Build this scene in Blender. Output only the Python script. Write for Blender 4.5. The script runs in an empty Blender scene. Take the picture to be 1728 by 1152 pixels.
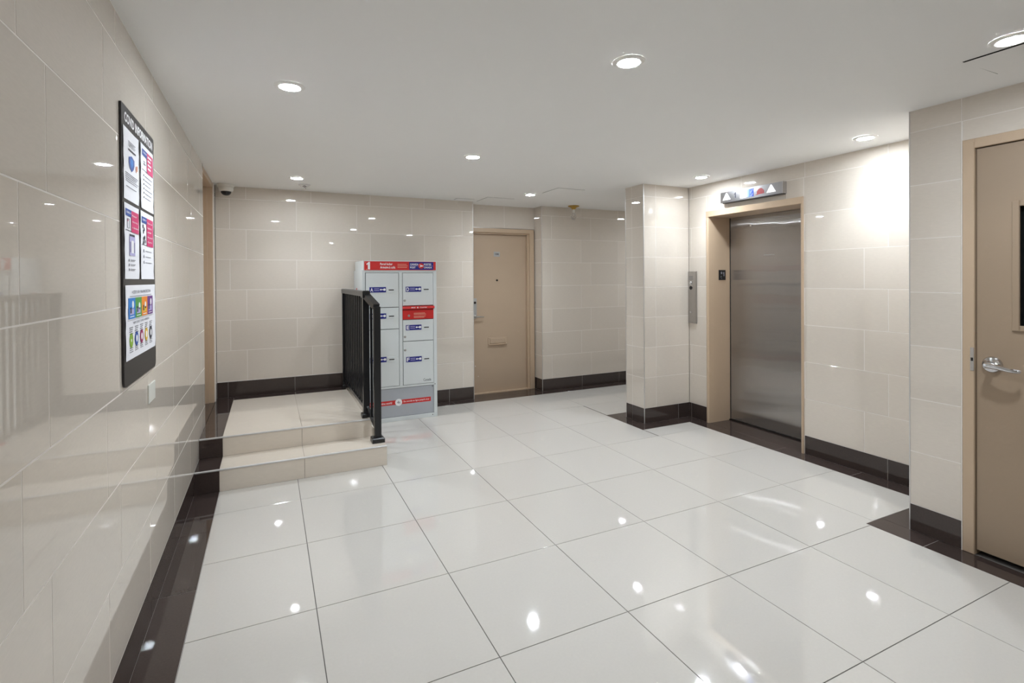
import bpy, bmesh, math, random
from mathutils import Vector, Matrix
random.seed(7)
S = bpy.context.scene
C = S.collection

# ------------------------------------------------------------------ measured layout (metres)
L, B, R, A, M = -0.469, 5.663, 3.307, 3.962, 3.939     # left wall x, back wall y, right wall x, lift wall x, pillar front y
PX, PY = 3.366, 4.217                                  # pillar left face x, pillar back face y
H, YF, XE = 2.38, -2.6, 6.2                            # ceiling, wall behind the camera, corridor end
RY = 1.623                                             # end of the right wall
EYE = 1.4455

# ------------------------------------------------------------------ camera
f_px, cx, cy = 850.65, 852.08, 476.70
yaw, pitch, roll = 0.43817, -0.00709, -0.00663
cam_d = bpy.data.cameras.new('camera'); cam = bpy.data.objects.new('camera', cam_d); C.objects.link(cam)
fw0 = Vector((math.sin(yaw), math.cos(yaw), 0)); rt0 = Vector((math.cos(yaw), -math.sin(yaw), 0)); up0 = Vector((0, 0, 1))
fw = fw0*math.cos(pitch) + up0*math.sin(pitch); up1 = -fw0*math.sin(pitch) + up0*math.cos(pitch)
rt = rt0*math.cos(roll) + up1*math.sin(roll); up = -rt0*math.sin(roll) + up1*math.cos(roll)
mw = Matrix((rt, up, -fw)).transposed().to_4x4(); mw.translation = Vector((0, 0, EYE)); cam.matrix_world = mw
cam_d.sensor_fit = 'HORIZONTAL'; cam_d.sensor_width = 36; cam_d.lens = f_px*36/1728
cam_d.shift_x = (864-cx)/1728; cam_d.shift_y = (cy-576)/1728
cam_d.clip_start = 0.02; cam_d.clip_end = 60
S.camera = cam

# ------------------------------------------------------------------ world, exposure (closed room: its lamps and added unseen ones light it)
w = bpy.data.worlds.new('world'); S.world = w; w.use_nodes = True
w.node_tree.nodes['Background'].inputs[0].default_value = (0.5, 0.5, 0.52, 1)
w.node_tree.nodes['Background'].inputs[1].default_value = 0.0
vs = S.view_settings; vs.view_transform = 'Standard'; vs.look = 'None'; vs.exposure = 1.88; vs.gamma = 1.0; vs.use_curve_mapping = False
S.cycles.max_bounces = 14; S.cycles.diffuse_bounces = 8; S.cycles.glossy_bounces = 6; S.cycles.sample_clamp_indirect = 0.0
LAMP = 105.0                                            # glow of the lens itself
BEAM_W, BEAM_SPREAD = 1.15, 110.0                       # downward beam of each spotlight
LAMP_COL = (0.86, 0.935, 1.0, 1)

# ------------------------------------------------------------------ materials
def srgb(r, g, b):
    def c(v):
        v /= 255.0
        return v/12.92 if v <= 0.04045 else ((v+0.055)/1.055)**2.4
    return (c(r), c(g), c(b), 1)
MATS = {}
def mat(name, col, rough=0.5, metal=0.0, vary=0.0, noise=0.0, nscale=(8, 8, 8), bump=0.0, bscale=60, emit=None, estr=1.0, spec=0.5, coat=0.0, rvar=0.0):
    m = bpy.data.materials.new(name); m.use_nodes = True
    nt = m.node_tree; n = nt.nodes; l = nt.links; p = n['Principled BSDF']
    p.inputs['Base Color'].default_value = col; p.inputs['Roughness'].default_value = rough; p.inputs['Metallic'].default_value = metal
    p.inputs['Specular IOR Level'].default_value = spec; p.inputs['Coat Weight'].default_value = coat
    tc = n.new('ShaderNodeTexCoord')
    geo = n.new('ShaderNodeNewGeometry')
    if noise or vary:
        mp = n.new('ShaderNodeMapping'); mp.inputs['Scale'].default_value = nscale; l.new(geo.outputs['Position'], mp.inputs[0])
        no = n.new('ShaderNodeTexNoise'); no.inputs['Scale'].default_value = 1.0; no.inputs['Detail'].default_value = 5; l.new(mp.outputs[0], no.inputs['Vector'])
        mr = n.new('ShaderNodeMapRange'); mr.inputs[3].default_value = 1-noise; mr.inputs[4].default_value = 1+noise; l.new(no.outputs['Fac'], mr.inputs[0])
        oi = n.new('ShaderNodeObjectInfo')
        mr2 = n.new('ShaderNodeMapRange'); mr2.inputs[3].default_value = 1-vary; mr2.inputs[4].default_value = 1+vary; l.new(oi.outputs['Random'], mr2.inputs[0])
        mu = n.new('ShaderNodeMath'); mu.operation = 'MULTIPLY'; l.new(mr.outputs[0], mu.inputs[0]); l.new(mr2.outputs[0], mu.inputs[1])
        vm = n.new('ShaderNodeVectorMath'); vm.operation = 'SCALE'; vm.inputs[0].default_value = col[:3]; l.new(mu.outputs[0], vm.inputs['Scale'])
        l.new(vm.outputs[0], p.inputs['Base Color'])
    if rvar:
        n3 = n.new('ShaderNodeTexNoise'); n3.inputs['Scale'].default_value = 2.5; n3.inputs['Detail'].default_value = 3; l.new(geo.outputs['Position'], n3.inputs['Vector'])
        m3 = n.new('ShaderNodeMapRange'); m3.inputs[1].default_value = 0.3; m3.inputs[2].default_value = 0.7; m3.inputs[3].default_value = rough; m3.inputs[4].default_value = rough+rvar
        l.new(n3.outputs['Fac'], m3.inputs[0]); l.new(m3.outputs[0], p.inputs['Roughness'])
    if bump:
        nb = n.new('ShaderNodeTexNoise'); nb.inputs['Scale'].default_value = bscale; nb.inputs['Detail'].default_value = 3; l.new(geo.outputs['Position'], nb.inputs['Vector'])
        bp = n.new('ShaderNodeBump'); bp.inputs['Strength'].default_value = 1.0; bp.inputs['Distance'].default_value = bump; l.new(nb.outputs['Fac'], bp.inputs['Height']); l.new(bp.outputs[0], p.inputs['Normal'])
    if emit:
        p.inputs['Emission Color'].default_value = emit; p.inputs['Emission Strength'].default_value = estr
    MATS[name] = m
    return m
mat('wall_tile', srgb(212, 203, 192), 0.016, vary=0.035, noise=0.05, nscale=(30, 30, 140), spec=1.0)
mat('wall_grout', srgb(226, 220, 214), 0.7)
mat('floor_tile', srgb(197, 193, 187), 0.03, vary=0.02, noise=0.035, nscale=(90, 90, 90), spec=0.9, rvar=0.02)
mat('floor_grout', srgb(96, 92, 88), 0.8)
mat('dark_tile', srgb(62, 52, 49), 0.04, vary=0.10, noise=0.22, nscale=(120, 120, 120), spec=0.5)
mat('dark_grout', srgb(190, 184, 180), 0.7)
mat('step_grout', srgb(150, 140, 128), 0.8)
mat('step_tile', srgb(213, 203, 190), 0.05, vary=0.03, noise=0.05, nscale=(20, 120, 120), spec=0.5)
mat('ceiling_paint', srgb(240, 240, 239), 0.75, noise=0.012, nscale=(1.5, 1.5, 1.5), bump=0.0006, bscale=9)
mat('hatch_paint', srgb(222, 219, 215), 0.6)
mat('gap_black', srgb(28, 26, 25), 0.9)
mat('door_paint', srgb(181, 160, 138), 0.34, vary=0.01, noise=0.03, nscale=(3, 3, 6), bump=0.0004, bscale=55)
mat('door_brown', srgb(157, 137, 116), 0.34, vary=0.01, noise=0.03, nscale=(3, 3, 6), bump=0.0004, bscale=55)
mat('frame_paint', srgb(190, 167, 142), 0.32, noise=0.04, nscale=(9, 9, 5), bump=0.0008, bscale=22)
mat('trim_metal', srgb(214, 212, 210), 0.18, metal=1.0)
mat('nosing_metal', srgb(214, 213, 212), 0.45, metal=0.75)
mat('chrome', srgb(205, 205, 208), 0.10, metal=1.0)
mat('satin_steel', srgb(176, 173, 170), 0.30, metal=1.0, noise=0.05, nscale=(300, 300, 6))
mat('polished_steel', srgb(178, 177, 180), 0.27, metal=1.0)
mat('dark_steel', srgb(70, 66, 64), 0.35, metal=1.0)
mat('brass', srgb(190, 155, 80), 0.28, metal=1.0)
mat('black_paint', srgb(21, 21, 23), 0.28, spec=0.5)
mat('black_plastic', srgb(24, 23, 24), 0.35)
mat('board_black', srgb(40, 37, 38), 0.38)
mat('paper', srgb(238, 238, 244), 0.55)
mat('white_print', srgb(242, 241, 243), 0.5)
mat('grey_print', srgb(150, 150, 158), 0.6)
mat('dark_print', srgb(60, 60, 72), 0.6)
mat('blue_print', srgb(48, 84, 165), 0.5)
mat('pink_print', srgb(205, 40, 105), 0.5)
mat('lilac_print', srgb(178, 172, 214), 0.5)
mat('sky_print', srgb(35, 125, 205), 0.5)
mat('green_print', srgb(75, 150, 65), 0.5)
mat('orange_print', srgb(232, 135, 35), 0.5)
mat('purple_print', srgb(105, 45, 130), 0.5)
mat('lime_print', srgb(135, 175, 50), 0.5)
mat('crimson_print', srgb(160, 30, 95), 0.5)
mat('yellow_print', srgb(222, 180, 50), 0.5)
mat('locker_grey', srgb(214, 219, 220), 0.38, noise=0.012, nscale=(4, 4, 4), metal=0.0, spec=0.5)
mat('locker_zinc', srgb(172, 176, 183), 0.42, noise=0.06, nscale=(5, 5, 5), spec=0.5)
mat('post_red', srgb(203, 38, 36), 0.36)
mat('deep_red', srgb(150, 20, 26), 0.42)
mat('post_blue', srgb(28, 34, 128), 0.36)
mat('pale_red', srgb(222, 150, 130), 0.5)
mat('cam_white', srgb(225, 223, 216), 0.4)
mat('dome_dark', srgb(16, 14, 22), 0.06, spec=0.6)
mat('window_dark', srgb(22, 24, 24), 0.08, spec=0.55, noise=0.25, nscale=(60, 60, 25))
mat('plate_pale', srgb(214, 214, 206), 0.4)
mat('plate_silver', srgb(178, 180, 182), 0.35, metal=0.6)
mat('shadow_grey', srgb(85, 88, 92), 0.6)
mat('lamp_glow', (1, 1, 1, 1), 0.5, emit=LAMP_COL, estr=LAMP)
mat('lamp_trim', srgb(238, 237, 234), 0.45)
mat('arrow_white', srgb(246, 246, 248), 0.35, emit=(1, 1, 1, 1), estr=0.35)
mat('led_red', srgb(190, 20, 30), 0.4, emit=srgb(220, 20, 35), estr=0.05)
mat('wire_grey', srgb(70, 72, 72), 0.5)
def glass_mat():
    m = bpy.data.materials.new('clear_glass'); m.use_nodes = True; p = m.node_tree.nodes['Principled BSDF']
    p.inputs['Transmission Weight'].default_value = 1.0; p.inputs['Roughness'].default_value = 0.02; p.inputs['IOR'].default_value = 1.45
    MATS['clear_glass'] = m
glass_mat()
def screen_mat():
    m = bpy.data.materials.new('screen_blue_glare'); m.use_nodes = True; nt = m.node_tree; n = nt.nodes; l = nt.links; p = n['Principled BSDF']
    g = n.new('ShaderNodeNewGeometry'); sp = n.new('ShaderNodeSeparateXYZ'); l.new(g.outputs['Position'], sp.inputs[0])
    mr = n.new('ShaderNodeMapRange'); mr.inputs[1].default_value = 3.265; mr.inputs[2].default_value = 3.125; l.new(sp.outputs['Y'], mr.inputs[0])
    cr = n.new('ShaderNodeValToRGB'); e = cr.color_ramp.elements
    e[0].position = 0.0; e[0].color = srgb(250, 251, 255); e[1].position = 1.0; e[1].color = srgb(30, 50, 125)  # white end: lamp reflection on the steel, painted in as glow; blue is the screen
    a = e.new(0.36); a.color = srgb(240, 243, 255); b_ = e.new(0.46); b_.color = srgb(150, 172, 226); c_ = e.new(0.72); c_.color = srgb(70, 98, 178)
    l.new(mr.outputs[0], cr.inputs[0]); l.new(cr.outputs[0], p.inputs['Emission Color']); p.inputs['Emission Strength'].default_value = 1.0
    p.inputs['Base Color'].default_value = (0.02, 0.02, 0.03, 1); p.inputs['Roughness'].default_value = 0.2
    MATS['screen_blue_glare'] = m
screen_mat()
def lift_steel():
    m = bpy.data.materials.new('brushed_lift_steel'); m.use_nodes = True; nt = m.node_tree; n = nt.nodes; l = nt.links
    n.remove(n['Principled BSDF']); out = n['Material Output']
    gl = n.new('ShaderNodeBsdfAnisotropic'); gl.inputs['Roughness'].default_value = 0.122; gl.inputs['Anisotropy'].default_value = -0.935
    geo = n.new('ShaderNodeNewGeometry')
    mp = n.new('ShaderNodeMapping'); mp.inputs['Scale'].default_value = (1, 420, 5); l.new(geo.outputs['Position'], mp.inputs[0])
    no = n.new('ShaderNodeTexNoise'); no.inputs['Scale'].default_value = 1; no.inputs['Detail'].default_value = 4; l.new(mp.outputs[0], no.inputs['Vector'])
    cr = n.new('ShaderNodeMix'); cr.data_type = 'RGBA'; cr.inputs[6].default_value = (0.42, 0.40, 0.385, 1); cr.inputs[7].default_value = (0.50, 0.48, 0.465, 1)
    l.new(no.outputs['Fac'], cr.inputs[0]); l.new(cr.outputs[2], gl.inputs['Color'])
    mp2 = n.new('ShaderNodeMapping'); mp2.inputs['Scale'].default_value = (1, 4.2, 1.9); l.new(geo.outputs['Position'], mp2.inputs[0])
    n2 = n.new('ShaderNodeTexNoise'); n2.inputs['Scale'].default_value = 1; n2.inputs['Detail'].default_value = 1.5; l.new(mp2.outputs[0], n2.inputs['Vector'])
    bp = n.new('ShaderNodeBump'); bp.inputs['Distance'].default_value = 0.0022; bp.inputs['Strength'].default_value = 1.0; l.new(n2.outputs['Fac'], bp.inputs['Height']); l.new(bp.outputs[0], gl.inputs['Normal'])
    tg = n.new('ShaderNodeTangent'); tg.direction_type = 'UV_MAP'; tg.uv_map = 'UVMap'; l.new(tg.outputs[0], gl.inputs['Tangent'])
    df = n.new('ShaderNodeBsdfDiffuse'); df.inputs['Color'].default_value = (0.22, 0.205, 0.195, 1)
    ms = n.new('ShaderNodeMixShader'); ms.inputs[0].default_value = 0.18; l.new(gl.outputs[0], ms.inputs[1]); l.new(df.outputs[0], ms.inputs[2])
    l.new(ms.outputs[0], out.inputs['Surface'])
    MATS['lift_steel'] = m
lift_steel()

# ------------------------------------------------------------------ helpers
ORI = {}                                       # world origin of every thing
def tag(o, label, cat, group=None, kind=None):
    o['label'] = label; o['category'] = cat
    if group: o['group'] = group
    if kind: o['kind'] = kind
    return o
def thing(name, loc, label, cat, group=None, kind=None):
    o = bpy.data.objects.new(name, None); C.objects.link(o); o.location = loc; o.empty_display_size = 0.1
    ORI[o] = Vector(loc)
    return tag(o, label, cat, group, kind)
class Fr:                                      # a wall-like frame: u to the viewer's right, v up, d out of the surface
    def __init__(s, o, u, v, d): s.o, s.u, s.v, s.d = Vector(o), Vector(u), Vector(v), Vector(d)
    def __call__(s, u, v, d=0.0): return s.o + s.u*u + s.v*v + s.d*d
FL = lambda x: Fr((x, 0, 0), (0, 1, 0), (0, 0, 1), (1, 0, 0))        # faces +x
FB = lambda y: Fr((0, y, 0), (1, 0, 0), (0, 0, 1), (0, -1, 0))       # faces -y
FA = lambda x: Fr((x, 0, 0), (0, -1, 0), (0, 0, 1), (-1, 0, 0))      # faces -x (u = -y)
FF = lambda y: Fr((0, y, 0), (-1, 0, 0), (0, 0, 1), (0, 1, 0))       # faces +y (u = -x)
FZ = lambda z: Fr((0, 0, z), (1, 0, 0), (0, 1, 0), (0, 0, 1))        # faces up
FC = lambda z: Fr((0, 0, z), (1, 0, 0), (0, -1, 0), (0, 0, -1))      # faces down
class MB:
    def __init__(s): s.bm = bmesh.new()
    def quad(s, pts):
        s.bm.faces.new([s.bm.verts.new(p) for p in pts]); return s
    def box(s, fr, u0, u1, v0, v1, d0, d1, ch=0.0):
        bm = s.bm
        if ch <= 0:
            vv = [bm.verts.new(fr(u, v, d)) for d in (d0, d1) for (u, v) in ((u0, v0), (u1, v0), (u1, v1), (u0, v1))]
            rings = [vv[:4], vv[4:]]
        else:
            rings = []
            for d, i in ((d0, 0), (d1-ch, 0), (d1, ch)):
                rings.append([bm.verts.new(fr(u, v, d)) for (u, v) in ((u0+i, v0+i), (u1-i, v0+i), (u1-i, v1-i), (u0+i, v1-i))])
        bm.faces.new(rings[0][::-1]); bm.faces.new(rings[-1])
        for a, b in zip(rings, rings[1:]):
            for k in range(4): bm.faces.new((a[k], a[(k+1) % 4], b[(k+1) % 4], b[k]))
        return s
    def abox(s, x0, x1, y0, y1, z0, z1, ch=0.0): return s.box(FZ(0), x0, x1, y0, y1, z0, z1, ch)
    def prism(s, fr, pts, d0, d1):
        bm = s.bm; a = [bm.verts.new(fr(u, v, d0)) for u, v in pts]; b = [bm.verts.new(fr(u, v, d1)) for u, v in pts]
        n = len(pts); bm.faces.new(a[::-1]); bm.faces.new(b)
        for k in range(n): bm.faces.new((a[k], a[(k+1) % n], b[(k+1) % n], b[k]))
        return s
    def disc(s, fr, u, v, r, d0, d1, n=24, ry=None):
        ry = ry or r
        return s.prism(fr, [(u+r*math.cos(2*math.pi*k/n), v+ry*math.sin(2*math.pi*k/n)) for k in range(n)], d0, d1)
    def lathe(s, fr, u, v, prof, n=28):
        bm = s.bm; rings = []
        for r, d in prof:
            if r < 1e-6: rings.append([bm.verts.new(fr(u, v, d))])
            else: rings.append([bm.verts.new(fr(u+r*math.cos(2*math.pi*k/n), v+r*math.sin(2*math.pi*k/n), d)) for k in range(n)])
        for a, b in zip(rings, rings[1:]):
            for k in range(n):
                k2 = (k+1) % n
                if len(a) == 1 and len(b) == 1: continue
                if len(a) == 1: bm.faces.new((a[0], b[k2], b[k]))
                elif len(b) == 1: bm.faces.new((a[k], a[k2], b[0]))
                else: bm.faces.new((a[k], a[k2], b[k2], b[k]))
        return s
    def tube(s, pts, r, n=10, flat=1.0):
        bm = s.bm; rings = []; P = [Vector(p) for p in pts]
        for i, p in enumerate(P):
            t = (P[min(i+1, len(P)-1)] - P[max(i-1, 0)]).normalized()
            ref = Vector((0, 0, 1)) if abs(t.z) < 0.9 else Vector((1, 0, 0))
            a = t.cross(ref).normalized(); b = a.cross(t).normalized()
            rr = r[i] if isinstance(r, (list, tuple)) else r
            rings.append([bm.verts.new(p + a*rr*math.cos(2*math.pi*k/n) + b*rr*flat*math.sin(2*math.pi*k/n)) for k in range(n)])
        bm.faces.new(rings[0][::-1]); bm.faces.new(rings[-1])
        for a, b in zip(rings, rings[1:]):
            for k in range(n): bm.faces.new((a[k], a[(k+1) % n], b[(k+1) % n], b[k]))
        return s
    def beam(s, p, q, wx, h):                   # square bar from p to q
        p, q = Vector(p), Vector(q); t = (q-p).normalized(); ref = Vector((0, 0, 1)) if abs(t.z) < 0.95 else Vector((0, 1, 0))
        a = t.cross(ref).normalized()*wx/2; b = a.cross(t).normalized()*h/2
        bm = s.bm; r0 = [bm.verts.new(p+i*a+j*b) for i, j in ((-1, -1), (1, -1), (1, 1), (-1, 1))]; r1 = [bm.verts.new(q+i*a+j*b) for i, j in ((-1, -1), (1, -1), (1, 1), (-1, 1))]
        bm.faces.new(r0[::-1]); bm.faces.new(r1)
        for k in range(4): bm.faces.new((r0[k], r0[(k+1) % 4], r1[(k+1) % 4], r1[k]))
        return s
    def build(s, name, m, parent=None, smooth=False, bevel=0.0):
        o0 = Vector((0, 0, 0)); q = parent
        while q is not None:
            if q in ORI: o0 = ORI[q]; break
            q = q.parent
        if bevel:
            bmesh.ops.bevel(s.bm, geom=list(s.bm.edges), offset=bevel, segments=2, affect='EDGES', clamp_overlap=True)
        bmesh.ops.recalc_face_normals(s.bm, faces=list(s.bm.faces))
        for v in s.bm.verts: v.co -= o0
        me = bpy.data.meshes.new(name); s.bm.to_mesh(me); s.bm.free()
        me.materials.append(MATS[m])
        if smooth:
            for p_ in me.polygons: p_.use_smooth = True
            me.set_sharp_from_angle(angle=math.radians(35))
        o = bpy.data.objects.new(name, me); C.objects.link(o)
        if parent is not None: o.parent = parent
        return o
def part(name, m, parent, fr, u0, u1, v0, v1, d0, d1, ch=0.0):
    return MB().box(fr, u0, u1, v0, v1, d0, d1, ch).build(name, m, parent)
def struct(name, mb, m, label, cat):
    o = mb.build(name, m); ORI[o] = Vector((0, 0, 0)); return tag(o, label, cat, kind='structure')
def lettering(s, fr, u0, v0, wd, ht, d, m, parent, name='lettering', bold=0.0, ang=0.0):
    cu = bpy.data.curves.new('t', 'FONT'); cu.body = s; cu.size = 1; cu.offset = bold; cu.extrude = 0; cu.resolution_u = 3
    ob = bpy.data.objects.new('t', cu); C.objects.link(ob); dg = bpy.context.evaluated_depsgraph_get()
    me = bpy.data.meshes.new_from_object(ob.evaluated_get(dg)); bpy.data.objects.remove(ob); bpy.data.curves.remove(cu)
    me.name = name
    xs = [v.co.x for v in me.vertices]; ys = [v.co.y for v in me.vertices]
    x0, x1, y0, y1 = min(xs), max(xs), min(ys), max(ys); o0 = Vector((0, 0, 0)); q = parent
    while q is not None:
        if q in ORI: o0 = ORI[q]; break
        q = q.parent
    ca, sa = math.cos(ang), math.sin(ang)
    for v in me.vertices:
        a = (v.co.x-x0)/(x1-x0)*wd; b = (v.co.y-y0)/(y1-y0)*ht
        v.co = fr(u0+a*ca-b*sa, v0+a*sa+b*ca, d) - o0
    me.update(); me.materials.clear(); me.materials.append(MATS[m])
    o = bpy.data.objects.new(name, me); C.objects.link(o); o.parent = parent
    return o
def numeral_one(fr, u0, v0, wd, ht, d, m, parent):
    P = [(0.42, 0), (1, 0), (1, 1), (0.62, 1), (0.0, 0.72), (0.12, 0.58), (0.42, 0.70)]
    return MB().prism(fr, [(u0+a*wd, v0+b*ht) for a, b in P], d-0.0005, d).build('lettering', m, parent)
def copy_tree(o, parent=None):
    c = o.copy(); C.objects.link(c); c.parent = parent
    for ch in [x for x in bpy.data.objects if x.parent == o]: copy_tree(ch, c)
    return c
def sub_rects(rects, hole):
    out = []; a0, a1, b0, b1 = hole
    for (u0, u1, v0, v1) in rects:
        if a1 <= u0 or a0 >= u1 or b1 <= v0 or b0 >= v1: out.append((u0, u1, v0, v1)); continue
        if a0 > u0: out.append((u0, a0, v0, v1))
        if a1 < u1: out.append((a1, u1, v0, v1))
        m0, m1 = max(u0, a0), min(u1, a1)
        if b0 > v0: out.append((m0, m1, v0, b0))
        if b1 < v1: out.append((m0, m1, b1, v1))
    return out
TILE = {}
def tile(name, m, parent, fr, rects, gap=0.0042, th=0.008, ch=0.0005, top=0.0):
    """one tile: usually one rectangle, sometimes an L of two; alike tiles share a mesh"""
    rects = [r for r in rects if r[1]-r[0] > 0.012 and r[3]-r[2] > 0.012]
    if not rects: return
    g = gap/2
    u0 = min(r[0] for r in rects); u1 = max(r[1] for r in rects); v0 = min(r[2] for r in rects); v1 = max(r[3] for r in rects)
    uc, vc = (u0+u1)/2, (v0+v1)/2
    if len(rects) == 1:
        key = (name, m, tuple(fr.u), tuple(fr.d), round(u1-u0, 3), round(v1-v0, 3), th, gap)
        me = TILE.get(key)
        if me is None:
            f0 = Fr((0, 0, 0), fr.u, fr.v, fr.d); hw, hh = (u1-u0)/2-g, (v1-v0)/2-g
            mb = MB().box(f0, -hw, hw, -hh, hh, top-th, top, ch); bmesh.ops.recalc_face_normals(mb.bm, faces=list(mb.bm.faces))
            me = bpy.data.meshes.new(name); mb.bm.to_mesh(me); mb.bm.free(); me.materials.append(MATS[m]); TILE[key] = me
    else:
        f0 = Fr((0, 0, 0), fr.u, fr.v, fr.d); mb = MB()
        for (a, b, c, e) in rects:
            a2 = a+g if abs(a-u0) < 1e-6 else a; b2 = b-g if abs(b-u1) < 1e-6 else b; c2 = c+g if abs(c-v0) < 1e-6 else c; e2 = e-g if abs(e-v1) < 1e-6 else e
            mb.box(f0, a2-uc, b2-uc, c2-vc, e2-vc, top-th, top)
        bmesh.ops.recalc_face_normals(mb.bm, faces=list(mb.bm.faces))
        me = bpy.data.meshes.new(name); mb.bm.to_mesh(me); mb.bm.free(); me.materials.append(MATS[m])
    o = bpy.data.objects.new(name, me); C.objects.link(o); o.location = fr(uc, vc, 0) - ORI.get(parent, Vector((0, 0, 0))); o.parent = parent
    return o
ROWS = [0.152, 0.453, 0.754, 1.055, 1.356, 1.656, 1.957, 2.258, 2.385]
def joints(base, step, lo, hi):
    k = math.ceil((lo-base)/step); out = [lo]
    while base+k*step < hi:
        j = base+k*step
        if j > lo+0.012 and j < hi-0.012: out.append(j)
        k += 1
    return out+[hi]
def tiled_wall(name, label, fr, u0, u1, even, odd, holes=(), back=0.12, z0=0.0, z1=H, lo=0.152, step=0.61, rows=None):
    rw = rows or ROWS
    bm_ = MB(); rs = [(u0, u1, z0, z1)]
    for hO in holes: rs = sub_rects(rs, hO)
    for (a, b, c, e) in rs: bm_.box(fr, a+(0.003 if a == u0 else 0), b-(0.003 if b == u1 else 0), c, e, -back, -0.0006)
    o = struct(name, bm_, 'wall_grout', label, 'wall')
    for k in range(len(rw)-1):
        a, b = max(rw[k], lo), min(rw[k+1], z1)
        if b-a < 0.01: continue
        js = joints(even if k % 2 == 0 else odd, step, u0, u1)
        for p_, q_ in zip(js, js[1:]):
            r = [(p_, q_, a, b)]
            for hO in holes: r = sub_rects(r, hO)
            for x in r: tile('tile', 'wall_tile', o, fr, [x])
    return o
def base_run(name, label, fr, u0, u1, base, z0=0.0, z1=0.152, holes=(), step=0.61):
    mb = MB(); rs = [(u0, u1, z0, z1)]
    for hO in holes: rs = sub_rects(rs, hO)
    for (a, b, c, e) in rs: mb.box(fr, a, b, c, e-0.001, -0.0015, -0.0008)
    o = struct(name, mb, 'dark_grout', label, 'baseboard')
    js = joints(base, step, u0, u1)
    for p_, q_ in zip(js, js[1:]):
        r = [(p_, q_, z0, z1)]
        for hO in holes: r = sub_rects(r, hO)
        for x in r: tile('tile', 'dark_tile', o, fr, [x], gap=0.0025, th=0.0012, ch=0.0003, top=0.0012)
    return o

# ------------------------------------------------------------------ landing numbers
S1Y, S2Y, S1Z, S2Z, S1X, S2X = 3.955, 4.245, 0.152, 0.295, 0.825, 0.762
LD0, LD1 = 4.66, 5.53                                  # door opening in the left wall (on the landing)
AD0, AD1, ADY = 2.233, 3.178, 5.865                    # flat door recess in the back wall
EV0, EV1, EVZ, EVX = 2.695, 3.705, 2.105, 4.25         # lift opening (y range), height, panel plane
RD1, RD0, RDZ = 1.380, 0.36, 2.155                     # right door opening

# ------------------------------------------------------------------ floor
fz = FZ(0)
BW = 0.15
dark = [  # (u0,u1,v0,v1, joints axis, base)
    ((L, L+BW, YF, S1Y), 'v', 2.744),
    ((R-BW, R, YF, RY+BW), 'v', 1.487),
    ((R, A-BW, RY, RY+BW), 'u', 3.60),
    ((A-BW, A, RY, M), 'v', 2.249),
    ((A, EVX, EV0, EV1), 'u', 99),
    ((PX-BW, A-BW, M-BW, M), 'u', 3.62),
    ((PX-BW, PX, M, PY), 'v', 99),
    ((PX-BW, XE, PY, PY+BW), 'u', 3.60),
    ((S2X+0.03, XE, B-BW, B), 'u', 3.17),
    ((AD0, AD1, B, ADY+0.02), 'u', 2.705),
    ((L+BW, R-BW, YF, YF+BW), 'u', 0.178),
]
slab = MB().abox(L-0.3, XE+0.2, YF-0.2, B+0.5, -0.12, -0.0022)
floor = struct('floor', slab, 'floor_grout', 'polished off-white tiled lobby floor with a dark brown tile border', 'floor')
bed = MB()
for (r, ax, b_) in dark: bed.box(fz, r[0], r[1], r[2], r[3], -0.002, -0.0012)
bed.build('grout_bed', 'dark_grout', floor)
for (r, ax, b_) in dark:
    js = joints(b_, 0.61, *(r[:2] if ax == 'u' else r[2:]))
    for p_, q_ in zip(js, js[1:]):
        x = (p_, q_, r[2], r[3]) if ax == 'u' else (r[0], r[1], p_, q_)
        tile('border_tile', 'dark_tile', floor, fz, [x], gap=0.0022, th=0.006, ch=0.0006)
solid = [d[0] for d in dark] + [(R, XE+1, YF-1, RY), (A, XE+1, RY, M), (PX, XE+1, M, PY), (L, S1X, S1Y, B+1), (0, 9, B, 9), (-9, L, -9, 9), (-9, 9, -9, YF), (XE, 99, -9, 9)]
gx = [0.178+0.61*k for k in range(-2, 11)]; gy = [3.579+0.61*k for k in range(-11, 5)]
for i in range(len(gx)-1):
    for j in range(len(gy)-1):
        r = [(gx[i], gx[i+1], gy[j], gy[j+1])]
        for hO in solid: r = sub_rects(r, hO)
        if r: tile('floor_tile', 'floor_tile', floor, fz, r, gap=0.0034, th=0.006, ch=0.0006)

# ------------------------------------------------------------------ ceiling with its hatches
ceiling = struct('ceiling', MB().abox(L-0.3, XE+0.2, YF-0.2, B+0.5, H, H+0.1), 'ceiling_paint', 'white painted plaster ceiling over the lobby', 'ceiling')
fc = FC(H)
def hatch(x0, x1, y0, y1, drop=0.003, tilt=0.0):
    MB().box(fc, x0-0.004, x1+0.004, -y1-0.004, -y0+0.004, 0.0002, 0.001).build('hatch_gap', 'shadow_grey' if tilt == 0 else 'gap_black', ceiling)
    mb = MB(); mb.box(fc, x0, x1, -y1, -y0, 0.0012, drop)
    if tilt:
        for v in mb.bm.verts: v.co.z -= tilt*max(0, (x1-v.co.x))
    mb.build('hatch_panel', 'ceiling_paint', ceiling)
hatch(2.71, 3.03, 4.47, 4.80)
hatch(2.27, 2.60, 5.29, 5.62)
hatch(1.975, 2.18, 5.49, 5.60)
hatch(2.755, 3.06, 0.83, 1.145, 0.0025, 0.010)

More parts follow.
